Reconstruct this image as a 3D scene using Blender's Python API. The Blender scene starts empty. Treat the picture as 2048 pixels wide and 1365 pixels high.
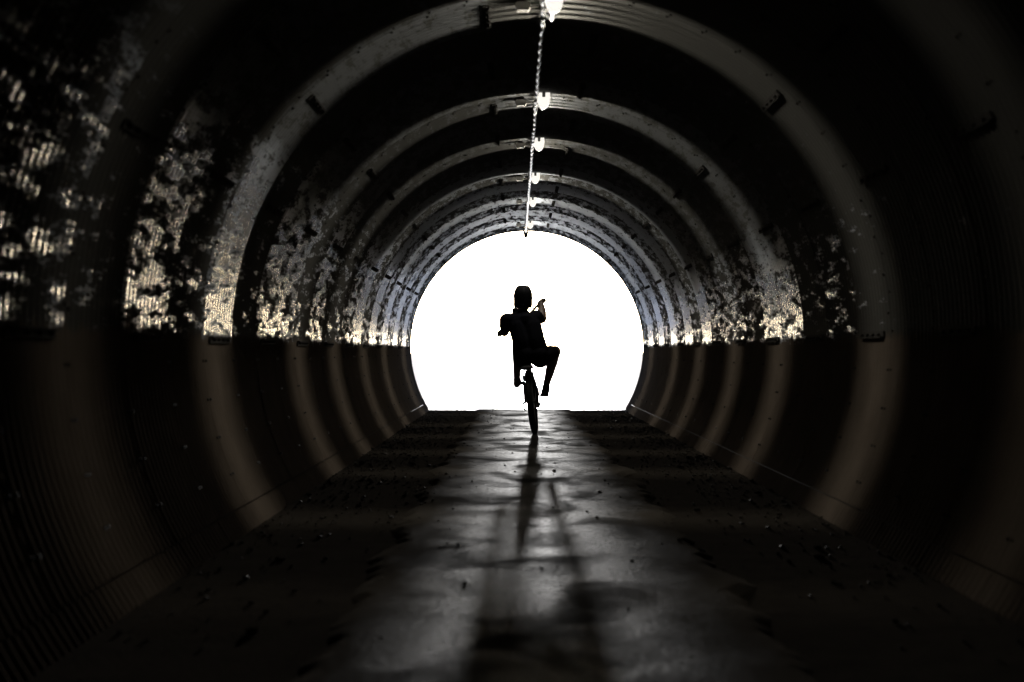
import bpy, bmesh, math, random
from mathutils import Vector, Matrix, noise
PI = math.pi
R_ = math.radians
random.seed(7)
S = bpy.context.scene
COL = S.collection

# ------------------------------------------------------------------ camera
cam = bpy.data.cameras.new('camera')
cam.sensor_width = 36.0
cam.lens = 36.0 * 4000 / 2048
cam.clip_start = 0.1
cam.clip_end = 6000
cam.dof.use_dof = True
cam.dof.focus_distance = 20.3
cam.dof.aperture_fstop = 3.4
camo = bpy.data.objects.new('camera', cam)
COL.objects.link(camo)
camo.location = (-0.15, 0.0, 0.825)
camo.rotation_euler = (R_(90) + math.atan(22.5 / 4000), 0, math.atan(9 / 4000))
S.camera = camo

# ------------------------------------------------------------------ sky, sun, exposure
SUN_EL, SUN_AZ = 2.9, 0.52          # degrees; straight ahead, a touch to the right
w = bpy.data.worlds.new('World')
S.world = w
w.use_nodes = True
nt = w.node_tree
nt.nodes.clear()
wo = nt.nodes.new('ShaderNodeOutputWorld')
bg = nt.nodes.new('ShaderNodeBackground')
sk = nt.nodes.new('ShaderNodeTexSky')
sk.sky_type = 'NISHITA'
sk.sun_disc = False
sk.sun_elevation = R_(SUN_EL)
sk.sun_rotation = R_(SUN_AZ)
sk.altitude = 200
sk.air_density = 0.25
sk.dust_density = 0.6
sk.ozone_density = 1.0
bg.inputs['Strength'].default_value = 0.15
nt.links.new(sk.outputs[0], bg.inputs[0])
nt.links.new(bg.outputs[0], wo.inputs[0])
sun = bpy.data.lights.new('sun', 'SUN')
sun.energy = 2.0
sun.angle = R_(0.55)
sun.color = (1.0, 0.985, 0.965)
suno = bpy.data.objects.new('sun', sun)
COL.objects.link(suno)
sd = Vector((math.sin(R_(SUN_AZ)) * math.cos(R_(SUN_EL)), math.cos(R_(SUN_AZ)) * math.cos(R_(SUN_EL)), math.sin(R_(SUN_EL))))
suno.rotation_euler = sd.to_track_quat('Z', 'Y').to_euler()
suno.location = (0, 60, 20)
S.view_settings.view_transform = 'Standard'
S.view_settings.look = 'None'
S.view_settings.gamma = 1.0
S.view_settings.exposure = 1.2
S.cycles.use_denoising = True
S.cycles.max_bounces = 8
S.cycles.diffuse_bounces = 4
S.cycles.glossy_bounces = 5
S.cycles.sample_clamp_indirect = 3.0
S.cycles.sample_clamp_direct = 0
S.cycles.caustics_reflective = True
S.cycles.use_light_tree = True

# ------------------------------------------------------------------ constants of the place (metres)
R = 1.69            # tunnel radius
CZ = 0.90           # tunnel axis above the floor
EXIT = 28.8         # far portal
RING0 = 4.0         # first plate ring built in detail
NRING = 25
LAMP_Y = [6.45, 9.75, 13.6, 16.45, 19.65, 22.75, 26.8]

# ------------------------------------------------------------------ helpers
class MB:
    def __init__(s): s.v, s.f = [], []
    def add(s, vs, fs):
        b = len(s.v)
        s.v += [tuple(q) for q in vs]
        s.f += [tuple(i + b for i in q) for q in fs]
    def box(s, c, d, m=None, bev=0.0):
        bm = bmesh.new()
        bmesh.ops.create_cube(bm, size=1.0)
        for q in bm.verts: q.co = Vector((q.co.x * d[0], q.co.y * d[1], q.co.z * d[2]))
        if bev: bmesh.ops.bevel(bm, geom=bm.edges[:], offset=bev, segments=2, affect='EDGES')
        bm.verts.index_update()
        M = Matrix.Translation(c) @ (m.to_4x4() if m else Matrix())
        s.add([M @ q.co for q in bm.verts], [[q.index for q in f.verts] for f in bm.faces])
        bm.free()
    def ico(s, c, r, sub=1, sc=(1, 1, 1), jit=0.0):
        bm = bmesh.new()
        bmesh.ops.create_icosphere(bm, subdivisions=sub, radius=r)
        bm.verts.index_update()
        vs = []
        for q in bm.verts:
            k = 1 + random.uniform(-jit, jit)
            vs.append((c[0] + q.co.x * sc[0] * k, c[1] + q.co.y * sc[1] * k, c[2] + q.co.z * sc[2] * k))
        s.add(vs, [[q.index for q in f.verts] for f in bm.faces])
        bm.free()
    def tube(s, pts, rad, n=10, closed=False, cap=True):
        pts = [Vector(p) for p in pts]
        m = len(pts)
        rs = rad if isinstance(rad, (list, tuple)) else [rad] * m
        up = None
        vs = []
        for i, p in enumerate(pts):
            if closed: t = pts[(i + 1) % m] - pts[i - 1]
            else: t = pts[min(i + 1, m - 1)] - pts[max(i - 1, 0)]
            t.normalize()
            if up is None: up = Vector((0, 0, 1)) if abs(t.z) < 0.9 else Vector((1, 0, 0))
            a = up - t * up.dot(t)
            if a.length < 1e-5: a = t.orthogonal()
            a.normalize()
            up = a
            b = t.cross(a)
            for k in range(n):
                g = 2 * PI * k / n
                vs.append(p + (a * math.cos(g) + b * math.sin(g)) * rs[i])
        fs = []
        for i in range(m if closed else m - 1):
            j = (i + 1) % m
            for k in range(n):
                l = (k + 1) % n
                fs.append((i * n + k, i * n + l, j * n + l, j * n + k))
        if cap and not closed:
            fs.append(tuple(range(n - 1, -1, -1)))
            fs.append(tuple((m - 1) * n + k for k in range(n)))
        s.add(vs, fs)
    def capsule(s, p0, r0, p1, r1, n=14):
        p0, p1 = Vector(p0), Vector(p1)
        d = (p1 - p0)
        L = d.length
        t = d / L if L > 1e-6 else Vector((0, 0, 1))
        pts, rs = [], []
        for g in (-88, -60, -35, 0):
            pts.append(p0 + t * r0 * math.sin(R_(g))); rs.append(r0 * math.cos(R_(g)))
        for g in (0, 35, 60, 88):
            pts.append(p1 + t * r1 * math.sin(R_(g))); rs.append(r1 * math.cos(R_(g)))
        s.tube(pts, rs, n)
    def xf(s, M): s.v = [tuple(M @ Vector(q)) for q in s.v]; return s
    def mesh(s, name, mat, smooth=False):
        me = bpy.data.meshes.new(name)
        me.from_pydata(s.v, [], s.f)
        me.update()
        if mat: me.materials.append(mat)
        if smooth: me.polygons.foreach_set('use_smooth', [True] * len(me.polygons))
        return me
    def build(s, name, mat, parent=None, smooth=False):
        return link(name, s.mesh(name, mat, smooth), parent)

def link(name, me, parent=None, loc=None):
    o = bpy.data.objects.new(name, me)
    COL.objects.link(o)
    if parent: o.parent = parent
    if loc: o.location = loc
    return o
def tag(o, label=None, cat=None, group=None, kind=None):
    if label: o['label'] = label
    if cat: o['category'] = cat
    if group: o['group'] = group
    if kind: o['kind'] = kind
    return o
def empty(name, loc=(0, 0, 0)):
    o = link(name, None)
    o.empty_display_size = 0.1
    o.location = loc
    return o
def recalc(me):
    bm = bmesh.new(); bm.from_mesh(me)
    bmesh.ops.recalc_face_normals(bm, faces=bm.faces[:])
    bm.to_mesh(me); bm.free()

# ------------------------------------------------------------------ materials
class NT:
    def __init__(s, name):
        s.m = bpy.data.materials.new(name)
        s.m.use_nodes = True
        s.t = s.m.node_tree
        s.b = s.t.nodes['Principled BSDF']
    def n(s, typ, **kw):
        q = s.t.nodes.new('ShaderNode' + typ)
        for k, v in kw.items():
            if k.startswith('_'): q.inputs[k[1:].replace('_', ' ')].default_value = v
            else: setattr(q, k, v)
        return q
    def l(s, a, b): s.t.links.new(a, b)
    def pos(s): return s.n('NewGeometry').outputs['Position']
    def scale(s, v, sc):
        q = s.n('VectorMath', operation='MULTIPLY'); s.l(v, q.inputs[0]); q.inputs[1].default_value = sc
        return q.outputs[0]
    def noise(s, v, scale, detail=4, rough=0.55, dist=0):
        q = s.n('TexNoise'); s.l(v, q.inputs['Vector'])
        q.inputs['Scale'].default_value = scale; q.inputs['Detail'].default_value = detail
        q.inputs['Roughness'].default_value = rough; q.inputs['Distortion'].default_value = dist
        return q.outputs['Fac']
    def ramp(s, f, a, b, lo=0.0, hi=1.0):
        q = s.n('MapRange', interpolation_type='SMOOTHSTEP'); s.l(f, q.inputs['Value'])
        for k, v in zip(('From Min', 'From Max', 'To Min', 'To Max'), (a, b, lo, hi)): q.inputs[k].default_value = v
        return q.outputs[0]
    def math(s, op, a, b=None):
        q = s.n('Math', operation=op)
        for i, x in enumerate((a, b)):
            if x is None: continue
            if isinstance(x, (int, float)): q.inputs[i].default_value = x
            else: s.l(x, q.inputs[i])
        return q.outputs[0]
    def mix(s, f, a, b):
        q = s.n('Mix', data_type='RGBA')
        s.l(f, q.inputs['Factor'])
        for k, x in ((6, a), (7, b)):
            if isinstance(x, tuple): q.inputs[k].default_value = (*x, 1)
            else: s.l(x, q.inputs[k])
        return q.outputs[2]
    def fmix(s, f, a, b):
        q = s.n('Mix', data_type='FLOAT'); s.l(f, q.inputs[0])
        for k, x in ((2, a), (3, b)):
            if isinstance(x, (int, float)): q.inputs[k].default_value = x
            else: s.l(x, q.inputs[k])
        return q.outputs[0]
    def bump(s, h, dist, strength=1.0, prev=None):
        q = s.n('Bump'); s.l(h, q.inputs['Height'])
        q.inputs['Distance'].default_value = dist; q.inputs['Strength'].default_value = strength
        if prev is not None: s.l(prev, q.inputs['Normal'])
        return q.outputs[0]
    def set(s, **kw):
        for k, v in kw.items():
            i = s.b.inputs[k.replace('_', ' ')]
            if hasattr(v, 'is_linked'): s.l(v, i)
            elif isinstance(v, tuple) and len(v) == 3: i.default_value = (*v, 1)
            else: i.default_value = v
        return s.m

def simple(name, c, rough=0.6, metal=0.0, var=0.25, scale=20.0, bump=0.0):
    t = NT(name)
    p = t.pos()
    f = t.noise(p, scale)
    col = t.mix(f, tuple(x * (1 - var) for x in c), tuple(min(1, x * (1 + var)) for x in c))
    kw = dict(Base_Color=col, Roughness=t.fmix(f, max(0.02, rough - 0.1), min(1, rough + 0.1)), Metallic=metal)
    if bump: kw['Normal'] = t.bump(t.noise(p, scale * 4), bump)
    return t.set(**kw)

def mat_wall():
    t = NT('corrugated_steel')
    p = t.pos()
    sep = t.n('SeparateXYZ'); t.l(p, sep.inputs[0])
    z = sep.outputs['Z']
    glint_level = t.n('Attribute', attribute_type='OBJECT', attribute_name='glint_level').outputs['Fac']     # per-plate brightness, painted in to place the glints
    # old tide of mud and dust on the lower plates: everything under the springing line
    zz = t.math('ADD', z, t.math('MULTIPLY', t.noise(p, 12, 5, 0.7), 0.15))
    dust = t.ramp(zz, 0.96, 1.01, 1.0, 0.0)
    # vault painted dark and matte above the height where glints stop
    glint_cut = t.ramp(t.math('ADD', t.math('ADD', z, t.math('MULTIPLY', sep.outputs['X'], 0.09)), t.math('MULTIPLY', t.noise(t.scale(p, (2, 0.7, 2)), 1.0, 4, 0.6), 0.6)), 1.72, 2.15)
    glint_cut = t.math('MULTIPLY', glint_cut, t.ramp(sep.outputs['Y'], 17.0, 26.5, 1.0, 0.3))     # painted darkening eases towards the portal, where glints return
    # worn, patchy zinc: long low patches, streaks along the ribs
    blotch = t.noise(t.scale(p, (16, 2.6, 16)), 1.0, 2, 0.5)
    fine = t.noise(t.scale(p, (62, 9, 62)), 1.0, 4, 0.7)
    lvl = t.math('ADD', blotch, t.math('MULTIPLY', t.math('SUBTRACT', glint_level, 0.5), 0.30))  # glint placement added on top of the random zinc patches
    lvl = t.math('ADD', lvl, t.math('MULTIPLY', t.math('SUBTRACT', fine, 0.5), 0.85))
    zinc_glint = t.math('MULTIPLY', t.ramp(lvl, 0.50, 0.72), t.math('SUBTRACT', 1.0, t.math('MULTIPLY', glint_cut, 0.93)))
    steel = t.mix(zinc_glint, (0.055, 0.053, 0.047), (0.67, 0.72, 0.79))
    mud = t.mix(t.noise(p, 3.5, 5), (0.07, 0.054, 0.041), (0.14, 0.114, 0.09))
    col = t.mix(dust, steel, mud)
    rough = t.fmix(dust, t.fmix(zinc_glint, 0.7, 0.17), 0.9)
    metal = t.fmix(dust, t.fmix(zinc_glint, 0.0, 1.0), 0.0)
    nb = t.bump(blotch, 0.004, 0.5)
    nb = t.bump(fine, 0.0015, 0.6, nb)
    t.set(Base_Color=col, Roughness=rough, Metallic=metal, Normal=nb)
    return dull(t.m, t.math('MULTIPLY', t.math('SUBTRACT', 1.0, dust), t.fmix(zinc_glint, 0.25, 1.0)))

def mat_path():
    t = NT('worn_concrete')
    p = t.pos()
    sep = t.n('SeparateXYZ'); t.l(p, sep.inputs[0])
    a = t.noise(t.scale(p, (1.4, 2.2, 1)), 1.0, 5, 0.6)
    b = t.noise(p, 38, 5, 0.7)
    stain = t.noise(t.scale(p, (2.6, 1.2, 1)), 1.0, 3, 0.5, 0.6)
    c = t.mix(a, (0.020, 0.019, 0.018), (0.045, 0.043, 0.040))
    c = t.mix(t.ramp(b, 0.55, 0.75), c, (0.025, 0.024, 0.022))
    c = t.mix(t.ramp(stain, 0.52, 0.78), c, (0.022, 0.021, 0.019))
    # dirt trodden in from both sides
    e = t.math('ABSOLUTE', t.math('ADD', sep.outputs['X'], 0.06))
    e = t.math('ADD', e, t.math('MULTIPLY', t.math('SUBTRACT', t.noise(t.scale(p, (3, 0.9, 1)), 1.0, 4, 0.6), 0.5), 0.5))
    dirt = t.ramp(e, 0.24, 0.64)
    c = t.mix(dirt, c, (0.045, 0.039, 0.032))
    n = t.bump(t.noise(t.scale(p, (0.6, 3.2, 1)), 1.0, 6, 0.65), 0.0025, 0.5)
    n = t.bump(t.noise(p, 45, 6, 0.75), 0.003, 0.7, n)
    t.set(Base_Color=c, Roughness=t.fmix(t.ramp(stain, 0.45, 0.7), 0.42, 0.6), Normal=n)
    g = t.math('MULTIPLY', t.math('SUBTRACT', 1.0, dirt), t.fmix(t.ramp(stain, 0.42, 0.75), 0.024, 0.005))
    g = t.math('MULTIPLY', g, t.ramp(t.noise(t.scale(p, (60, 34, 1)), 1.0, 4, 0.7), 0.34, 0.66, 0.15, 1.9))
    return dull(t.m, g)

def dull(m, gloss):
    """a broken surface: only a share of it, where it is trodden smooth, has any sheen"""
    t = m.node_tree
    p = t.nodes['Principled BSDF']
    d = t.nodes.new('ShaderNodeBsdfDiffuse')
    mx = t.nodes.new('ShaderNodeMixShader')
    for k, j in (('Base Color', 'Color'), ('Normal', 'Normal')):
        if p.inputs[k].is_linked: t.links.new(p.inputs[k].links[0].from_socket, d.inputs[j])
        elif k == 'Base Color': d.inputs[j].default_value = p.inputs[k].default_value
    if hasattr(gloss, 'is_linked'): t.links.new(gloss, mx.inputs[0])
    else: mx.inputs[0].default_value = gloss
    t.links.new(d.outputs[0], mx.inputs[1]); t.links.new(p.outputs[0], mx.inputs[2])
    t.links.new(mx.outputs[0], t.nodes['Material Output'].inputs['Surface'])
    return m

def mat_dirt(name, lo, hi, rough=0.92, spec=0.5):
    t = NT(name)
    p = t.pos()
    a = t.noise(p, 5, 6, 0.65)
    c = t.mix(a, lo, hi)
    n = t.bump(t.noise(p, 30, 5, 0.7), 0.02, 0.9)
    return t.set(Base_Color=c, Roughness=rough, Specular_IOR_Level=spec, Normal=n)

M_WALL = mat_wall()
M_PATH = mat_path()
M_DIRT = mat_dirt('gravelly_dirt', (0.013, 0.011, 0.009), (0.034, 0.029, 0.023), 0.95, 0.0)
M_OUT = mat_dirt('pale_sand', (0.50, 0.47, 0.42), (0.80, 0.79, 0.77), 0.45, 0.5)
M_STONE = simple('stone', (0.035, 0.031, 0.026), 0.6, 0, 0.5, 12, 0.004)
dull(M_STONE, 0.12)
M_EARTH = mat_dirt('embankment_earth', (0.06, 0.07, 0.03), (0.12, 0.12, 0.06))
M_BACK = simple('backfill', (0.05, 0.045, 0.04), 0.9)
M_FLANGE = simple('flange_steel', (0.05, 0.047, 0.043), 0.75, 0.2, 0.3, 25, 0.002)
M_BOLT = dull(simple('bolt_steel', (0.05, 0.046, 0.042), 0.7, 0.3, 0.3, 40), 0.15)
dull(M_FLANGE, 0.03)
M_CABLE = simple('pale_conduit', (0.88, 0.87, 0.85), 0.24, 0.9, 0.05, 30)
M_LAMPBODY = simple('lamp_housing', (0.06, 0.06, 0.058), 0.5, 0.2)
M_BOX = simple('grey_box', (0.42, 0.40, 0.36), 0.55, 0, 0.3, 30)
M_BLACKBOX = simple('black_plastic', (0.02, 0.02, 0.02), 0.5)
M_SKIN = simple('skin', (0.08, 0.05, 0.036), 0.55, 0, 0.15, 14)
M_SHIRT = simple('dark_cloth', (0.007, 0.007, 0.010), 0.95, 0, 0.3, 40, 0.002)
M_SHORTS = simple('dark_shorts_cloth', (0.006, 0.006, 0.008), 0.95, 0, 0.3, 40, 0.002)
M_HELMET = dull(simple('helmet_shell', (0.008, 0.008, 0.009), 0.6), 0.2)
M_SHOE = simple('shoe_leather', (0.03, 0.025, 0.022), 0.7)
M_RUBBER = simple('tyre_rubber', (0.022, 0.021, 0.020), 0.8)
M_FRAME = simple('bike_paint', (0.03, 0.03, 0.034), 0.35, 0.3)
M_METAL = simple('bike_metal', (0.28, 0.28, 0.28), 0.35, 0.9)
for q_ in (M_SHIRT, M_SHORTS, M_BLACKBOX, M_RUBBER): dull(q_, 0.15)
M_EYE = simple('eye', (0.7, 0.7, 0.7), 0.2)

def mat_emit(name, strength):
    t = NT(name)
    t.set(Base_Color=(0.8, 0.79, 0.76), Roughness=0.4, Emission_Color=(1.0, 0.96, 0.88), Emission_Strength=strength)
    return t.m
M_DIFF = mat_emit('lit_diffuser', 0.45)

# ------------------------------------------------------------------ ground, path, embankment
g = MB()
W = 2500
HW = 1.52
g.add([(-HW, -60, -0.02), (HW, -60, -0.02), (HW, EXIT + 0.3, -0.02), (-HW, EXIT + 0.3, -0.02)], [(0, 1, 2, 3)])
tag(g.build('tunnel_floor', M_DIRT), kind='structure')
g = MB()
g.add([(-W, EXIT + 0.3, -0.03), (W, EXIT + 0.3, -0.03), (W, 4800, -0.03), (-W, 4800, -0.03),
       (-W, -W, -0.03), (-15, -W, -0.03), (-15, EXIT + 0.3, -0.03), (15, EXIT + 0.3, -0.03), (15, -W, -0.03), (W, -W, -0.03)],
      [(0, 6, 7, 1, 2, 3), (4, 5, 6, 0), (8, 9, 1, 7)])
tag(g.build('ground', M_OUT), kind='structure')

def path_sheet(x0, x1, y0, y1, nx, ny, z, edge):
    m = MB()
    vs, fs = [], []
    for j in range(ny + 1):
        y = y0 + (y1 - y0) * j / ny
        for i in range(nx + 1):
            u = i / nx
            x = x0 + (x1 - x0) * u
            e = noise.noise((y * 1.3, 5.0 * (u > .5), 0)) * edge + noise.noise((y * 5.1, 9.0 * (u > .5), 3)) * edge * .4
            x += e * abs(2 * u - 1) ** 3
            h = noise.noise((x * 1.2, y * 0.9, 1.7)) * 0.0012 + noise.noise((x * 5, y * 7, 4.1)) * 0.0006
            h -= 0.03 * max(0, (abs(2 * u - 1) - 0.9) * 10)
            vs.append((x, y, z + h))
    for j in range(ny):
        for i in range(nx):
            a = j * (nx + 1) + i
            fs.append((a, a + 1, a + nx + 2, a + nx + 1))
    m.add(vs, fs)
    return m
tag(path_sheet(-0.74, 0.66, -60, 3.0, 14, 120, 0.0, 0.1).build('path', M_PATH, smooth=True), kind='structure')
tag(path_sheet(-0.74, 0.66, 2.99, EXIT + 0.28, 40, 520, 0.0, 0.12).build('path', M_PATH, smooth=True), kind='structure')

# embankment over the tunnel, closed round the portal
def embankment():
    m = MB()
    prof = [(-15, -0.03), (-7, 3.0), (-3, 3.6), (0, 3.75), (3, 3.6), (7, 3.0), (15, -0.03)]
    y0, y1 = -61.0, EXIT + 0.02
    n = len(prof)
    m.add([(x, y0, z) for x, z in prof] + [(x, y1, z) for x, z in prof], [(i, i + 1, n + i + 1, n + i) for i in range(n - 1)])
    k = 24
    inner, outer = [], []
    for i in range(k + 1):
        a = R_(-33) + R_(246) * i / k
        inner.append(((R + 0.09) * math.cos(a), y1, CZ + (R + 0.09) * math.sin(a)))
        u = 1 - i / k
        # walk the outline at equal steps of x
        x = -15 + 30 * u
        zz = 0
        for (xa, za), (xb, zb) in zip(prof, prof[1:]):
            if xa <= x <= xb: zz = za + (zb - za) * (x - xa) / (xb - xa)
        outer.append((x, y1, zz))
    m.add(inner + outer, [(i, k + 1 + i, k + 2 + i, i + 1) for i in range(k)])
    return m
tag(embankment().build('embankment', M_EARTH), kind='structure')

# ------------------------------------------------------------------ tunnel
tunnel = empty('tunnel', (0, RING0, 0))
tag(tunnel, 'dark round tunnel of corrugated steel plates with a bright white far opening', 'tunnel')
def circ(a, r, y): return (r * math.cos(a), y, CZ + r * math.sin(a))
def shell(y0, y1, r):
    m = MB()
    k = 72
    a0, a1 = R_(-36), R_(216)
    vs = []
    for y in (y0, y1):
        for i in range(k + 1): vs.append(circ(a0 + (a1 - a0) * i / k, r, y))
    m.add(vs, [(i, i + 1, k + 2 + i, k + 1 + i) for i in range(k)])
    return m
def to_local(m):
    m.v = [(x, y - RING0, z) for x, y, z in m.v]
    return m
to_local(shell(-60.5, EXIT, R + 0.085)).build('outer_shell', M_BACK, tunnel, True)
to_local(shell(-60.5, RING0 + 0.02, R + 0.012)).build('plain_lining', M_WALL, tunnel, True)

PITCH = 1.0 / 12
AMP = 0.002
DEPTH = 0.0055
PROF = (0.0, 0.0, 0.0, -0.05, -0.3, -0.9, -1.0, -0.35)      # broad flats between narrow raised ribs
def plate_mesh(a0, a1, dr):
    """one corrugated plate, ribs running round the ring, with a flat back"""
    a0, a1 = R_(a0), R_(a1)
    na = max(6, int(round((a1 - a0) / R_(3.0))))
    spw = 8
    y0, y1 = -0.02, 1.02
    ny = int(round((y1 - y0) / PITCH * spw / 8)) * 8 + 4
    m = MB()
    vs, fs = [], []
    for j in range(ny + 1):
        y = y0 + (y1 - y0) * j / ny
        rr = R + dr + (PROF[j % 8] * DEPTH if 0.016 < y < 0.984 else 0.004)
        for i in range(na + 1): vs.append(circ(a0 + (a1 - a0) * i / na, rr, y))
    k = na + 1
    for j in range(ny):
        for i in range(na):
            q = j * k + i
            fs.append((q, q + k, q + k + 1, q + 1))
    nb = len(vs)
    for y in (y0, y1):
        for i in range(na + 1): vs.append(circ(a0 + (a1 - a0) * i / na, R + dr + 0.012, y))
    for i in range(na):
        fs.append((nb + i, nb + i + 1, nb + k + i + 1, nb + k + i))
        fs.append((i, i + 1, nb + i + 1, nb + i))
        t = ny * k + i
        fs.append((t, nb + k + i, nb + k + i + 1, t + 1))
    m.add(vs, fs)
    me = m.mesh('wall_plate', M_WALL)
    me.polygons.foreach_set('use_smooth', [i < ny * na for i in range(len(me.polygons))])
    return me
def flange_mesh(a, dr, h=0.024):
    """lapped edge of a plate: an upstand along the joint, with its bolts"""
    a = R_(a)
    m = MB()
    rot = Matrix(((math.cos(a), 0, -math.sin(a)), (0, 1, 0), (math.sin(a), 0, math.cos(a))))
    # local x = outward radius, z = tangent
    r0 = R + dr - 0.014
    c = circ(a, r0 + 0.011 - h / 2, 0.5)
    m.box(c, (h, 0.62, 0.010), rot, 0.003)
    c = circ(a + 0.010, r0 + 0.006, 0.5)
    m.box(c, (0.010, 0.66, 0.030), rot, 0.002)
    for k in range(4):
        c = Vector(circ(a, r0 + 0.007 - h / 2, 0.26 + 0.16 * k)) + rot @ Vector((0, 0, 0.012))
        m.box(c, (0.022, 0.022, 0.016), rot, 0.003)
    me = m.mesh('joint_flange', M_FLANGE)
    return me
def bolts_mesh(a0, a1, dr):
    m = MB()
    a = a0 + 4
    while a < a1 - 2:
        b = R_(a)
        rot = Matrix(((math.cos(b), 0, -math.sin(b)), (0, 1, 0), (math.sin(b), 0, math.cos(b))))
        m.box(circ(b, R + dr - 0.006, 0.035), (0.014, 0.013, 0.013), rot, 0.002)
        m.box(circ(b, R + dr - 0.006, 0.965), (0.014, 0.013, 0.013), rot, 0.002)
        a += 6.5
    return m.mesh('seam_bolts', M_BOLT)
# the joints of one ring are staggered against those of the next
LAY = ([-29, 0, 46, 100, 134, 180, 209], [-29, 26, 80, 154, 209])
DR = (0.0, 0.003)
kit = []
for lay, dr in zip(LAY, DR):
    row = []
    for a0, a1 in zip(lay, lay[1:]):
        row.append((plate_mesh(a0, a1, dr), flange_mesh(a0, dr) if a0 > -29 else None, bolts_mesh(a0, a1, dr)))
    kit.append(row)
foot = (plate_mesh(-35, -29.2, -0.006), plate_mesh(209.2, 215, -0.006))
# glint strength painted into the steel, ring by ring (0 = dull, 1 = bright)
GLINT_L = {2: 0.55, 3: 0.15, 4: 0.85, 5: 0.45, 6: 1.2, 7: 0.2, 8: 0.9, 9: 0.9, 10: 0.4, 11: 0.9}
GLINT_R = {0: -0.6, 1: -0.6, 2: -0.6, 3: -0.5, 4: -0.3, 5: -0.2, 6: 0.0, 7: 0.35, 8: 0.25, 9: 1.0, 10: 1.1, 11: 0.5, 12: 0.7}
wr = random.Random(11)
for k in range(NRING):
    y = k * 1.0 - 0.2
    par = k % 2
    for (pm, fm, bm_) in kit[par]:
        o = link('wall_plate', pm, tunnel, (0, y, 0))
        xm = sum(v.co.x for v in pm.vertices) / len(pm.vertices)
        wl = GLINT_L.get(k, None) if xm < 0 else GLINT_R.get(k, None)
        o['glint_level'] = float(wl if wl is not None else wr.uniform(0.25, 0.95) if k < 14 else wr.uniform(0.6, 0.8) + 0.75 * (k % 2))
        if fm: link('joint_flange', fm, o)
        tag(link('seam_bolts', bm_, o), kind='stuff')
    for i, pm in enumerate(foot):
        o = link('foot_plate', pm, tunnel, (0, y, 0))
        o['glint_level'] = 0.0
# rim angle round the far opening, bolt heads along it
m = MB()
vs = []
k = 72
for i in range(k + 1):
    a = R_(-32) + R_(244) * i / k
    for r, y in ((R + 0.02, EXIT - 0.03), (R - 0.018, EXIT - 0.03), (R - 0.018, EXIT + 0.03), (R + 0.02, EXIT + 0.03)): vs.append(circ(a, r, y))
m.add(vs, [(i * 4 + q, i * 4 + (q + 1) % 4, i * 4 + 4 + (q + 1) % 4, i * 4 + 4 + q) for i in range(k) for q in range(4)])
to_local(m).build('portal_rim', M_FLANGE, tunnel)
m = MB()
m.tube([(-0.72, EXIT + 0.05, CZ + 1.52), (0.72, EXIT + 0.05, CZ + 1.52)], 0.004, 6)
to_local(m).build('tie_rod', M_METAL, tunnel)

# ------------------------------------------------------------------ lamps: U shaped bowls along the crown, with unseen light strips added behind
LX = 0.035
def light_nodes(L, power):
    """emission limited by angle to a slice, shaped to draw the lit bands"""
    L.use_nodes = True
    t = L.node_tree
    em = t.nodes['Emission']
    tc = t.nodes.new('ShaderNodeTexCoord')
    sp = t.nodes.new('ShaderNodeSeparateXYZ')
    t.links.new(tc.outputs['Normal'], sp.inputs[0])
    ab = t.nodes.new('ShaderNodeMath'); ab.operation = 'ABSOLUTE'
    t.links.new(sp.outputs['Y'], ab.inputs[0])
    mr = t.nodes.new('ShaderNodeMapRange'); mr.interpolation_type = 'SMOOTHSTEP'
    for q, v in zip(('From Min', 'From Max', 'To Min', 'To Max'), (0.05, 0.24, 1.0, 0.0)): mr.inputs[q].default_value = v
    t.links.new(ab.outputs[0], mr.inputs['Value'])
    mu = t.nodes.new('ShaderNodeMath'); mu.operation = 'MULTIPLY'
    t.links.new(mr.outputs[0], mu.inputs[0])
    mu.inputs[1].default_value = 1.0
    t.links.new(mu.outputs[0], em.inputs['Strength'])
ld = bpy.data.lights.new('added_strip', 'POINT')
ld.energy = 6.8
ld.color = (1.0, 0.95, 0.84)
ld.shadow_soft_size = 0.05
light_nodes(ld, 1)
ld0 = ld.copy()          # the lamp before the first one in view is dimmed to soften its band
ld0.energy = 2.1
ORD = ['seventh', 'sixth', 'fifth', 'fourth', 'third', 'second', 'first']
def trough():
    """white bowl of the lamp: tall U section with a notch at the top for its clip"""
    m = MB()
    sec = [(-0.042, 0.0), (-0.044, -0.035), (-0.040, -0.062), (-0.026, -0.088), (-0.008, -0.100), (0.008, -0.100), (0.026, -0.088), (0.040, -0.062), (0.044, -0.035), (0.042, 0.0),
           (0.013, 0.0), (0.012, -0.034), (-0.012, -0.034), (-0.013, 0.0)]
    st = [(-0.062, 0.90), (-0.055, 1.0), (0.05, 1.0), (0.062, 0.85)]
    n = len(sec)
    vs = [(x * s, y, z * s) for y, s in st for x, z in sec]
    fs = [(j * n + i, j * n + (i + 1) % n, (j + 1) * n + (i + 1) % n, (j + 1) * n + i) for j in range(len(st) - 1) for i in range(n)]
    fs += [tuple(range(n)), tuple((len(st) - 1) * n + i for i in reversed(range(n)))]
    m.add(vs, fs)
    me = m.mesh('diffuser', M_DIFF, False)
    recalc(me)
    return me
D_ME = trough()
m = MB(); m.box((0, 0.0, -0.012), (0.022, 0.10, 0.05), None, 0.003); m.box((0, 0.42, 0.004), (0.045, 0.72, 0.022), None, 0.004)  # the long rail is added, hidden behind the bowl
H_ME = m.mesh('housing', M_LAMPBODY)
m = MB(); m.tube([(0, 0.05, -0.012), (0, 0.76, -0.012)], 0.008, 10)  # unseen glowing tube, added to go with the strip of lights
T_ME = m.mesh('added_strip', M_DIFF, True)
crown = CZ + R - AMP
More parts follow.
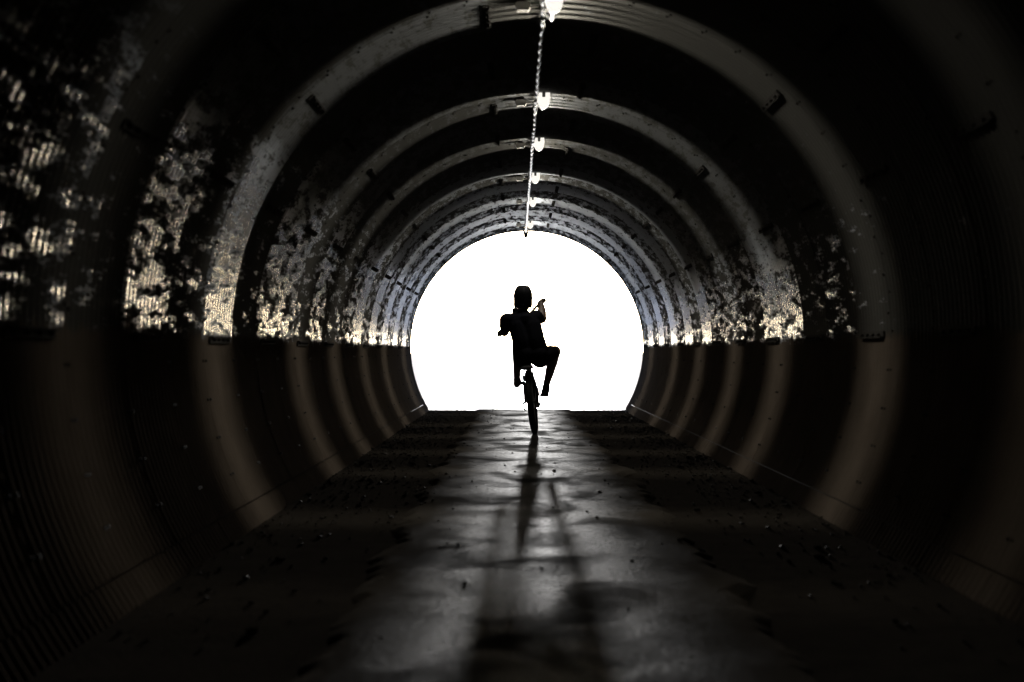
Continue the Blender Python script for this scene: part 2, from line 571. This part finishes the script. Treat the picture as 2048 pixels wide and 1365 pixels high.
for i, y in enumerate(LAMP_Y):
    t = empty('ceiling_lamp', (LX, y, crown - 0.004))
    tag(t, 'white glowing U shaped ceiling lamp, %s from the bright tunnel opening' % ORD[i], 'lamp', 'lamps along the tunnel crown')
    for nm, me in (('diffuser', D_ME), ('housing', H_ME), ('tube', T_ME)): link(nm, me, t)
    for oy in (0.08, 0.24, 0.40, 0.56, 0.72):  # added lights strung behind the bowl to widen its band
        lo = bpy.data.objects.new('lamp_light', ld if i else ld0)
        COL.objects.link(lo)
        lo.parent = t
        lo.location = (0, oy, -0.10 if oy > 0.2 else -0.15)

# cable: a lumpy white conduit slung under the crown
def cable():
    m = MB()
    pts, rs = [], []
    y = 3.0
    while y < EXIT - 0.35:
        ph = y / 3.35
        sag = 0.018 * (math.sin(PI * (ph % 1.0)))
        pts.append((-0.018 + 0.006 * noise.noise((y * 1.1, 0, 0)) + 0.004 * math.sin(y * 21), y, crown - 0.038 - sag + 0.004 * math.cos(y * 21)))
        rs.append(0.0150 + 0.0014 * math.sin(y * 43) + 0.003 * noise.noise((y * 5, 2, 0)))
        y += 0.035
    m.tube(pts, rs, 8)
    return m
c = cable().build('power_cable', M_CABLE, None, True)
tag(c, 'long lumpy white cable running along the tunnel crown past the lamps', 'cable')
m = MB()
m.box((0, 0, 0), (0.075, 0.10, 0.07), None, 0.012)
eb = m.build('box_body', M_BLACKBOX)
t = empty('end_box', (-0.018, EXIT - 0.36, crown - 0.055))
tag(t, 'small black box at the end of the white cable by the bright opening', 'box')
eb.parent = t
m = MB(); m.capsule((0, 0, -0.035), 0.03, (0, 0, -0.06), 0.026); m.build('box_nose', M_BLACKBOX, t, True)
m = MB(); m.box((0, 0, 0.045), (0.03, 0.06, 0.03), None, 0.003); m.build('hanger', M_BLACKBOX, t)
m1 = MB(); m1.box((0, 0, 0), (0.075, 0.11, 0.032), None, 0.005)
B1 = m1.mesh('box_body', M_BOX)
m1 = MB(); m1.box((0, 0, -0.018), (0.062, 0.094, 0.006), None, 0.002)
for sx in (-1, 1):
    for sy in (-1, 1): m1.box((0.024 * sx, 0.038 * sy, -0.022), (0.01, 0.01, 0.006))
B2 = m1.mesh('lid', M_BOX)
m1 = MB(); m1.box((0, 0, 0.024), (0.04, 0.05, 0.026), None, 0.002); m1.tube([(0.035, 0.02, 0.0), (0.07, 0.02, 0.004), (0.1, 0.03, 0.012)], 0.006, 8)
B3 = m1.mesh('bracket', M_FLANGE)
for i, y in enumerate(LAMP_Y[1:]):
    t = empty('junction_box', (-0.118, y + 0.22, crown - 0.037))
    tag(t, 'small grey junction box across the cable from the %s lamp counted from the opening' % ORD[i + 1], 'junction box', 'junction boxes beside the lamps')
    for nm, me in (('box_body', B1), ('lid', B2), ('bracket', B3)): link(nm, me, t)

# ------------------------------------------------------------------ loose gravel along both sides, scattered grit on the path
def gravel():
    m = MB()
    rnd = random.Random(3)
    kinds = []
    for q in range(6):
        b = MB(); b.ico((0, 0, 0), 1.0, 1, (1, rnd.uniform(.7, 1.2), rnd.uniform(.5, .8)), 0.18)
        kinds.append(b)
    def put(x, y, s):
        b = rnd.choice(kinds)
        a = rnd.uniform(0, 6.28)
        ca, sa = math.cos(a) * s, math.sin(a) * s
        z = s * 0.12 + (0.0 if -0.7 < x < 0.62 else -0.018)
        m.add([(x + vx * ca - vy * sa, y + vx * sa + vy * ca, z + vz * s) for vx, vy, vz in b.v], b.f)
    for q in range(4200):
        y = 5 + (EXIT - 4.8) * rnd.random() ** 0.55
        u = abs(rnd.gauss(0, 0.36))
        x = (-1.42 + u) if rnd.random() < .5 else (1.42 - u)
        if abs(x) > 1.44: continue
        put(x, y, min(0.03, rnd.lognormvariate(math.log(0.006), 0.5)))
    for q in range(260):
        put(rnd.uniform(-0.75, 0.7), 5 + (EXIT - 5) * rnd.random() ** 0.45, min(0.016, rnd.lognormvariate(math.log(0.0045), 0.5)))
    return m
tag(gravel().build('gravel', M_STONE), 'loose gravel and grit along both sides of the tunnel floor', 'gravel', None, 'stuff')

# ------------------------------------------------------------------ bicycle on its rear wheel
BX, BY = 0.037, 20.2
WR = 0.292            # wheel radius to the tyre centre
TR = 0.032
AL = R_(49)           # how far the front is lifted
LEAN = R_(-6.0)
bike = empty('bicycle', (BX, BY, 0))
tag(bike, 'small dark bicycle balanced on its rear wheel with the front wheel lifted', 'bicycle')
LM = Matrix.Rotation(R_(-4), 4, 'Z') @ Matrix.Rotation(LEAN, 4, 'Y') @ Matrix.Translation((0, 0, WR + TR)) @ Matrix.Rotation(AL, 4, 'X')
def P(y, z, x=0.0): return LM @ Vector((x, y, z))
def wheel(name, C, ax, fwd):
    """C centre, ax axle direction, fwd any direction in the wheel's plane"""
    ax = ax.normalized()
    fwd = (fwd - ax * fwd.dot(ax)).normalized()
    up = ax.cross(fwd)
    def q(a, r, o=0.0): return C + (fwd * math.cos(a) + up * math.sin(a)) * r + ax * o
    hub = MB(); hub.tube([C - ax * 0.045, C - ax * 0.035, C - ax * 0.034, C + ax * 0.034, C + ax * 0.035, C + ax * 0.045], [0.016, 0.026, 0.014, 0.014, 0.026, 0.016], 12)
    root = hub.build(name, M_METAL, bike, True)
    m = MB(); n = 56
    m.tube([q(2 * PI * k / n, WR) for k in range(n)], TR, 10, True)
    for k in range(72):      # tread knobs
        a = 2 * PI * k / 72
        rot = Matrix((ax, (q(a, 1) - C).normalized(), (q(a + PI / 2, 1) - C).normalized())).transposed()
        for o in (-0.013, 0.013): m.box(q(a + (0.04 if o > 0 else 0), WR + TR - 0.003, o), (0.014, 0.009, 0.012), rot)
    m.build('tyre', M_RUBBER, root, True)
    m = MB(); m.tube([q(2 * PI * k / n, WR - TR - 0.004) for k in range(n)], 0.012, 8, True)
    m.build('rim', M_METAL, root, True)
    m = MB()
    for k in range(28):
        a = 2 * PI * k / 28
        s = 0.032 if k % 2 else -0.032
        m.tube([q(a + (0.5 if k % 4 < 2 else -0.5), 0.022, s), q(a, WR - TR - 0.008)], 0.0012, 4)
    m.build('spokes', M_METAL, root)
    return root
AX = (LM.to_3x3() @ Vector((1, 0, 0))).normalized()
wheel('rear_wheel', P(0, 0), AX, LM.to_3x3() @ Vector((0, 1, 0)))
BB = (0.285, -0.135)
HT, HB = (0.70, 0.50), (0.735, 0.40)     # head tube
ST = (0.215, 0.27)                       # top of the seat tube
m = MB()
m.tube([P(*HB), P(*HT)], 0.022, 12)
m.tube([P(*BB), P(*ST)], 0.017, 12)
m.tube([P(*BB), P(0.73, 0.425)], 0.020, 12)
m.tube([P(ST[0] + 0.01, ST[1] - 0.02), P(0.71, 0.47)], 0.017, 12)
m.tube([P(*BB, -0.035), P(*BB, 0.035)], 0.025, 12)
for s in (-1, 1):
    m.tube([P(BB[0] - 0.02, BB[1], 0.025 * s), P(0.2, -0.005, 0.056 * s), P(0, 0, 0.064 * s)], 0.013, 8)
    m.tube([P(ST[0] + 0.01, ST[1] - 0.04, 0.018 * s), P(0.13, 0.18, 0.054 * s), P(0, 0, 0.064 * s)], 0.012, 8)
    m.box(P(0, 0, 0.062 * s), (0.006, 0.04, 0.04))
m.build('frame', M_FRAME, bike, True)
m = MB(); m.tube([P(*ST), P(0.185, 0.335)], 0.0135, 10); m.build('seat_post', M_METAL, bike, True)
# saddle
m = MB()
vs, fs = [], []
st = [(-0.11, 0.068, 0.012), (-0.085, 0.075, 0.026), (-0.02, 0.062, 0.028), (0.05, 0.034, 0.024), (0.11, 0.020, 0.020), (0.135, 0.010, 0.010)]
n = 12
for y, hw, hh in st:
    for k in range(n):
        a = 2 * PI * k / n
        zz_ = hh * math.sin(a) * (1.0 if math.sin(a) > 0 else 0.7)
        vs.append(P(0.185 + y * 0.82 + zz_ * 0.57, 0.345 - y * 0.57 + zz_ * 0.82, hw * math.cos(a)))
for j in range(len(st) - 1):
    for k in range(n): fs.append((j * n + k, j * n + (k + 1) % n, (j + 1) * n + (k + 1) % n, (j + 1) * n + k))
fs += [tuple(range(n - 1, -1, -1)), tuple((len(st) - 1) * n + k for k in range(n))]
m.add(vs, fs)
m.build('saddle', M_BLACKBOX, bike, True)
# steering assembly, turned to the left
axis = (P(*HT) - P(*HB)).normalized()
STEER = Matrix.Translation(P(*HB)) @ Matrix.Rotation(R_(22), 4, axis) @ Matrix.Translation(-P(*HB))
def Q(y, z, x=0.0): return STEER @ P(y, z, x)
FA = (0.90, 0.0)
m = MB()
m.tube([Q(0.742, 0.378, -0.05), Q(0.738, 0.385), Q(0.742, 0.378, 0.05)], 0.016, 10)
for s in (-1, 1): m.tube([Q(0.742, 0.385, 0.05 * s), Q(0.80, 0.26, 0.054 * s), Q(FA[0], FA[1], 0.056 * s)], [0.016, 0.014, 0.010], 10)
m.tube([Q(*HB), Q(0.69, 0.53)], 0.014, 10)
m.build('fork', M_FRAME, bike, True)
wheel('front_wheel', Q(*FA), STEER.to_3x3() @ AX, STEER.to_3x3() @ (LM.to_3x3() @ Vector((0, 1, 0))))
GR = Vector((0.140, 0.27, 1.360)) - Vector((BX, 0, 0))
GL = Vector((-0.335, 0.17, 1.000)) - Vector((BX, 0, 0))
bd = (GR - GL).normalized()
mid = (GR + GL) / 2
m = MB()
m.tube([P(*HT), mid + Vector((0, -0.02, -0.06)), mid + Vector((0, 0.0, -0.045))], 0.016, 10)
m.build('stem', M_METAL, bike, True)
low = Vector((0, 0.0, -0.045))
m = MB(); m.tube([GL, GL + bd * 0.10, mid + low - bd * 0.05, mid + low + bd * 0.05, GR - bd * 0.10, GR], 0.014, 10)
hb = m.build('handlebar', M_METAL, bike, True)
for e, s in ((GL, 1), (GR, -1)):
    m = MB(); m.tube([e - bd * s * 0.012, e + bd * s * 0.09], 0.017, 10); m.build('grip', M_RUBBER, hb, True)
    m = MB(); m.tube([e + bd * s * 0.115, e + bd * s * 0.10 + Vector((0, 0.03, -0.012)), e + bd * s * 0.03 + Vector((0, 0.055, -0.018))], [0.008, 0.006, 0.005], 8)
    m.box(e + bd * s * 0.115, (0.025, 0.03, 0.028), None, 0.004)
    m.build('brake_lever', M_METAL, hb, True)
# cables from the levers
m = MB()
for e, s in ((GL, 1), (GR, -1)):
    a = e + bd * s * 0.12
    if s < 0: m.tube([a, a + Vector((-0.06, 0.07, -0.02)), Vector((-0.20, 0.34, 1.30)) - Vector((BX, 0, 0)), Vector((-0.205, 0.36, 1.285)) - Vector((BX, 0, 0)), Vector((-0.13, 0.36, 1.26)) - Vector((BX, 0, 0)), P(0.73, 0.42)], 0.005, 6); continue
    m.tube([a, a + Vector((0.01 * s, 0.06, 0.02)), mid + Vector((0.03 * s, 0.12, -0.02)), P(0.73, 0.42)], 0.0028, 6)
m.build('brake_cables', M_BLACKBOX, bike, True)
# crank, pedals, chain
CR = 0.155
CD = (LM.to_3x3().inverted() @ Vector((0, 0.89, 0.46))).normalized()     # left crank: forward and up
m = MB()
n = 28
for x, r in ((0.042, 0.072),):
    vs = []
    for k in range(n):
        a = 2 * PI * k / n
        for rr in (r, r + (0.006 if k % 2 else 0.0)):
            pass
    ring = [P(BB[0] + r * math.cos(2 * PI * k / n), BB[1] + r * math.sin(2 * PI * k / n), x) for k in range(n)]
    m.tube(ring, 0.006, 6, True)
    for k in range(5):
        a = 2 * PI * k / 5
        m.tube([P(*BB, x), P(BB[0] + r * math.cos(a), BB[1] + r * math.sin(a), x)], 0.006, 6)
pe = {}
for s in (-1, 1):
    d = CD * (1 if s < 0 else -1)
    m.tube([P(*BB, 0.055 * s), P(BB[0] + d.y * CR, BB[1] + d.z * CR, 0.070 * s)], [0.013, 0.010], 8)
    pe[s] = P(BB[0] + d.y * CR, BB[1] + d.z * CR, 0.128 * s)
m.tube([P(*BB, -0.06), P(*BB, 0.06)], 0.010, 10)
cr = m.build('crank', M_METAL, bike, True)
for s in (-1, 1):
    m = MB()
    rot = Matrix.Rotation(R_(12 if s < 0 else -12), 3, 'X')
    m.box(pe[s] + rot @ Vector((0, 0.042, 0)), (0.085, 0.012, 0.020), rot, 0.003)
    m.box(pe[s] - rot @ Vector((0, 0.042, 0)), (0.085, 0.012, 0.020), rot, 0.003)
    m.box(pe[s] + rot @ Vector((0.038, 0, 0)), (0.010, 0.09, 0.018), rot, 0.002)
    m.box(pe[s] - rot @ Vector((0.038, 0, 0)), (0.010, 0.09, 0.018), rot, 0.002)
    m.tube([pe[s] - Vector((0.05 * s, 0, 0)), pe[s] + Vector((0.04 * s, 0, 0))], 0.009, 8)
    m.build('pedal', M_BLACKBOX, cr)
m = MB()
r1, r2 = 0.077, 0.034
ch = []
for k in range(13):
    a = -PI / 2 + PI * k / 12
    ch.append(P(BB[0] + r1 * math.cos(a), BB[1] + r1 * math.sin(a), 0.042))
for k in range(9):
    a = PI / 2 + PI * k / 8
    ch.append(P(r2 * math.cos(a), r2 * math.sin(a), 0.042))
m.tube(ch, 0.0045, 6, True)
m.build('chain', M_METAL, bike)
m = MB()
m.tube([P(0.0, 0.0, 0.05), P(0.01, -0.05, 0.068), P(0.04, -0.10, 0.060)], [0.014, 0.014, 0.010], 8)
m.tube([P(0.04, -0.10, 0.052), P(0.055, -0.135, 0.052)], [0.022, 0.022], 10)
m.box(P(0.005, -0.045, 0.075), (0.02, 0.05, 0.035), None, 0.005)
m.build('rear_derailleur', M_METAL, bike, True)
m = MB()
for s in (-1, 1):
    m.tube([P(0.115, 0.20, 0.05 * s), P(0.16, 0.285, 0.052 * s), P(0.175, 0.30, 0.02 * s)], [0.011, 0.008, 0.006], 8)
    m.box(P(0.13, 0.262, 0.030 * s), (0.016, 0.05, 0.014))
m.build('rear_brake', M_METAL, bike, True)
m = MB(); m.tube([P(-0.02, 0.03, -0.075), P(0.0, 0.0, -0.085), P(0.02, -0.12, -0.085), P(0.03, -0.16, -0.08)], [0.008, 0.009, 0.008, 0.007], 8)
m.build('side_stand', M_METAL, bike, True)

# ------------------------------------------------------------------ rider
per = empty('person', (BX, BY, 0.0))
tag(per, 'cyclist in helmet, dark shirt and shorts riding away with one knee splayed out', 'person')
def remesh(m, name, mat, vox, it, parent):
    me = m.mesh(name, mat)
    recalc(me)
    o = bpy.data.objects.new('tmp', me)
    COL.objects.link(o)
    r = o.modifiers.new('r', 'REMESH'); r.mode = 'VOXEL'; r.voxel_size = vox
    if it:
        s = o.modifiers.new('s', 'SMOOTH'); s.iterations = it; s.factor = 0.5
    dg = bpy.context.evaluated_depsgraph_get()
    out = bpy.data.meshes.new_from_object(o.evaluated_get(dg))
    bpy.data.objects.remove(o)
    out.name = name
    out.materials.clear(); out.materials.append(mat)
    out.polygons.foreach_set('use_smooth', [True] * len(out.polygons))
    return link(name, out, parent)
OX = Vector((BX, 0, 0))
def V(x, y, z): return Vector((x, y, z)) - OX
# joints (x across, y ahead of the rear axle, z up)
pel = V(0.01, -0.09, 0.782)
wai = V(-0.028, -0.10, 0.94)
che = V(-0.068, -0.07, 1.10)
nek = V(-0.083, -0.03, 1.235)
hed = V(-0.084, 0.01, 1.352)
shL, shR = V(-0.256, -0.03, 1.150), V(0.050, -0.02, 1.185)
elL, elR = V(-0.270, 0.05, 1.035), V(0.106, 0.06, 1.165)
haL = GL + bd * 0.045
haR = GR - bd * 0.045
hiL, hiR = V(-0.085, -0.03, 0.775), V(0.085, -0.03, 0.778)
knL, knR = V(-0.135, 0.30, 0.965), V(0.245, 0.27, 0.835)
pL = pe[-1] + Vector((-0.025, 0, 0)); pR = pe[1] + Vector((0.005, 0, 0))
anL = pL + Vector((-0.005, -0.13, 0.050)); anR = pR + Vector((0.012, -0.085, 0.10))
hlL = anL + Vector((0, -0.045, -0.055)); hlR = anR + Vector((-0.012, -0.035, -0.075))
wrL = haL + (elL - haL).normalized() * 0.055
wrR = haR + (elR - haR).normalized() * 0.055

b = MB()
def lim(a, ra, c, rc): b.capsule(a, ra, c, rc)
# trunk
for s in (-1, 1):
    lim(pel + Vector((0.062 * s, 0, -0.01)), 0.085, wai + Vector((0.05 * s, 0, 0)), 0.082)
    lim(wai + Vector((0.05 * s, 0, 0)), 0.082, che + Vector((0.06 * s, 0, 0)), 0.085)
    lim(pel + Vector((0.06 * s, -0.025, -0.02)), 0.07, pel + Vector((0.06 * s, 0.0, -0.02)), 0.08)
lim(che + Vector((0.05, 0, 0.04)), 0.07, shR, 0.052)
lim(che + Vector((-0.05, 0, 0.04)), 0.07, shL, 0.052)
lim(che + Vector((0, 0.0, 0.05)), 0.08, nek, 0.047)
lim(nek, 0.052, hed + Vector((0, -0.01, -0.06)), 0.056)
# head
lim(hed + Vector((0, -0.018, 0.03)), 0.078, hed + Vector((0, 0.018, 0.028)), 0.076)
lim(hed + Vector((0, 0.03, -0.035)), 0.058, hed + Vector((0, 0.045, -0.072)), 0.040)
lim(hed + Vector((0, 0.09, 0.0)), 0.009, hed + Vector((0, 0.103, -0.026)), 0.013)
lim(hed + Vector((-0.014, 0.088, -0.055)), 0.007, hed + Vector((0.014, 0.088, -0.055)), 0.007)
for s in (-1, 1): lim(hed + Vector((0.078 * s, 0.0, 0.0)), 0.012, hed + Vector((0.076 * s, 0.005, -0.035)), 0.009)
# arms
for sh, el, wr in ((shL, elL, wrL), (shR, elR, wrR)):
    lim(sh, 0.050, el, 0.038)
    lim(el, 0.051, el + (wr - el) * 0.45, 0.049)
    lim(el + (wr - el) * 0.45, 0.049, wr, 0.033)
# legs
for hi, kn, an in ((hiL, knL, anL), (hiR, knR, anR)):
    lim(hi, 0.085, kn, 0.060)
    lim(kn, 0.060, kn + (an - kn) * 0.35 + Vector((0, -0.012, 0)), 0.056)
    lim(kn + (an - kn) * 0.35 + Vector((0, -0.012, 0)), 0.056, an, 0.035)
# feet
for an, hl, pd in ((anL, hlL, pL), (anR, hlR, pR)):
    lim(an, 0.031, hl, 0.028)
    lim(hl, 0.028, pd + Vector((0, 0.01, 0.030)), 0.026)
    lim(pd + Vector((-0.014, 0.01, 0.028)), 0.022, pd + Vector((-0.012, 0.065, 0.024)), 0.016)
    lim(pd + Vector((0.014, 0.01, 0.028)), 0.022, pd + Vector((0.012, 0.06, 0.024)), 0.016)
# hands closed on the grips: palm, four fingers of different length, thumb
def hand(h, wr, s):
    back = (wr - h).normalized()
    up = back.cross(bd).normalized()
    if up.z < 0: up = -up
    k0 = h + back * 0.012 + up * 0.020
    lim(wr, 0.024, k0 + bd * 0.012, 0.021)
    lim(wr, 0.024, k0 - bd * 0.014, 0.020)
    for i, (o, ln) in enumerate(((0.033, 0.95), (0.011, 1.1), (-0.011, 1.0), (-0.032, 0.8))):
        q = h + bd * (o * s)
        a1 = q + up * 0.026 - back * 0.008
        a2 = q - back * 0.030 * ln + up * 0.004
        a3 = q - back * 0.020 * ln - up * 0.024
        a4 = q + back * 0.004 - up * 0.026 * ln
        lim(k0 + bd * (o * s), 0.011, a1, 0.0105); lim(a1, 0.010, a2, 0.0095); lim(a2, 0.0095, a3, 0.009); lim(a3, 0.009, a4, 0.008)
    th0 = wr + bd * (0.018 * s) - up * 0.004
    th1 = h + bd * (0.046 * s) + back * 0.022 - up * 0.008
    th2 = h + bd * (0.052 * s) - up * 0.024
    lim(th0, 0.014, th1, 0.012); lim(th1, 0.012, th2, 0.009)
hand(haL, wrL, 1)
hand(haR, wrR, -1)
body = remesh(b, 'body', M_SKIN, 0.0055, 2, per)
for s in (-1, 1):
    e = MB(); e.ico(hed + Vector((0.030 * s, 0.080, 0.004)), 0.011, 2); e.build('eye', M_EYE, body, True)
# shirt
b = MB()
for s in (-1, 1):
    lim(pel + Vector((0.062 * s, -0.005, 0.05)), 0.105, wai + Vector((0.062 * s, 0, 0)), 0.105)
    lim(wai + Vector((0.062 * s, 0, 0)), 0.105, che + Vector((0.068 * s, 0, 0)), 0.101)
lim(che + Vector((0.05, 0, 0.04)), 0.084, shR, 0.068)
lim(che + Vector((-0.05, 0, 0.04)), 0.084, shL, 0.068)
lim(che + Vector((0, 0, 0.05)), 0.092, nek + Vector((0, 0, -0.005)), 0.056)
lim(shL, 0.068, shL + (elL - shL) * 0.6, 0.060)
lim(shR, 0.062, shR + (elR - shR) * 0.5, 0.052)
for q in range(26):      # loose folds
    z = random.uniform(0.86, 1.16)
    t_ = (z - 0.8) / 0.3
    c0 = pel + (che - pel) * min(1, t_)
    a = random.uniform(0, 2 * PI)
    p0 = c0 + Vector((0.125 * math.cos(a), 0.085 * math.sin(a), 0))
    lim(p0, 0.016, p0 + Vector((random.uniform(-.05, .05), 0, random.uniform(-0.07, 0.07))), 0.012)
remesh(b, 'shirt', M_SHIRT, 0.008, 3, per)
# shorts
b = MB()
for s, hi, kn in ((-1, hiL, knL), (1, hiR, knR)):
    lim(pel + Vector((0.062 * s, -0.03, 0.02)), 0.104, hi + Vector((0, -0.045, -0.015)), 0.100)
    lim(hi, 0.094, hi + (kn - hi) * 0.75, 0.078)
remesh(b, 'shorts', M_SHORTS, 0.008, 3, per)
# helmet: shell with a rim, vents and chin strap
vs, fs = [], []
n, mth = 32, 12
hc = hed + Vector((0, -0.002, 0.018))
for j in range(mth + 1):
    ph = PI * 0.5 * (1 - j / mth) if j < mth else -0.12
    for k in range(n):
        a = 2 * PI * k / n
        bx, by, bz = 0.096, 0.120, 0.136
        drop = -0.084 * min(1, max(0, 0.55 - math.sin(a))) if ph < 0.3 else 0
        rib = 1.0 + (0.035 if (k % 4 < 2 and 0.25 < ph < 1.3) else 0.0)
        vs.append(hc + Vector((bx * math.cos(a) * math.cos(ph) ** 0.75 * rib, by * math.sin(a) * math.cos(ph) ** 0.75 * rib, bz * math.sin(ph) * rib + drop * (1 - max(0, ph) / 0.3))))
for j in range(mth):
    for k in range(n): fs.append((j * n + k, (j + 1) * n + k, (j + 1) * n + (k + 1) % n, j * n + (k + 1) % n))
m = MB(); m.add(vs, fs)
me = m.mesh('helmet', M_HELMET, True)
recalc(me)
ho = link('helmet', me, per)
so = ho.modifiers.new('thickness', 'SOLIDIFY'); so.thickness = 0.016; so.offset = -1
m = MB()
for s in (-1, 1): m.tube([hc + Vector((0.088 * s, 0.0, -0.01)), hed + Vector((0.073 * s, 0.03, -0.055)), hed + Vector((0.03 * s, 0.05, -0.112)), hed + Vector((0, 0.052, -0.116))], 0.005, 6)
m.build('chin_strap', M_SHIRT, ho, True)
# shoes
for an, hl, pd in ((anL, hlL, pL), (anR, hlR, pR)):
    b = MB()
    lim(an + Vector((0, 0, -0.012)), 0.041, hl, 0.040)
    lim(hl, 0.039, pd + Vector((0, 0.01, 0.034)), 0.034)
    lim(pd + Vector((-0.014, 0.01, 0.032)), 0.029, pd + Vector((-0.010, 0.075, 0.027)), 0.021)
    lim(pd + Vector((0.014, 0.01, 0.032)), 0.029, pd + Vector((0.010, 0.068, 0.027)), 0.021)
    remesh(b, 'shoe', M_SHOE, 0.006, 2, per)
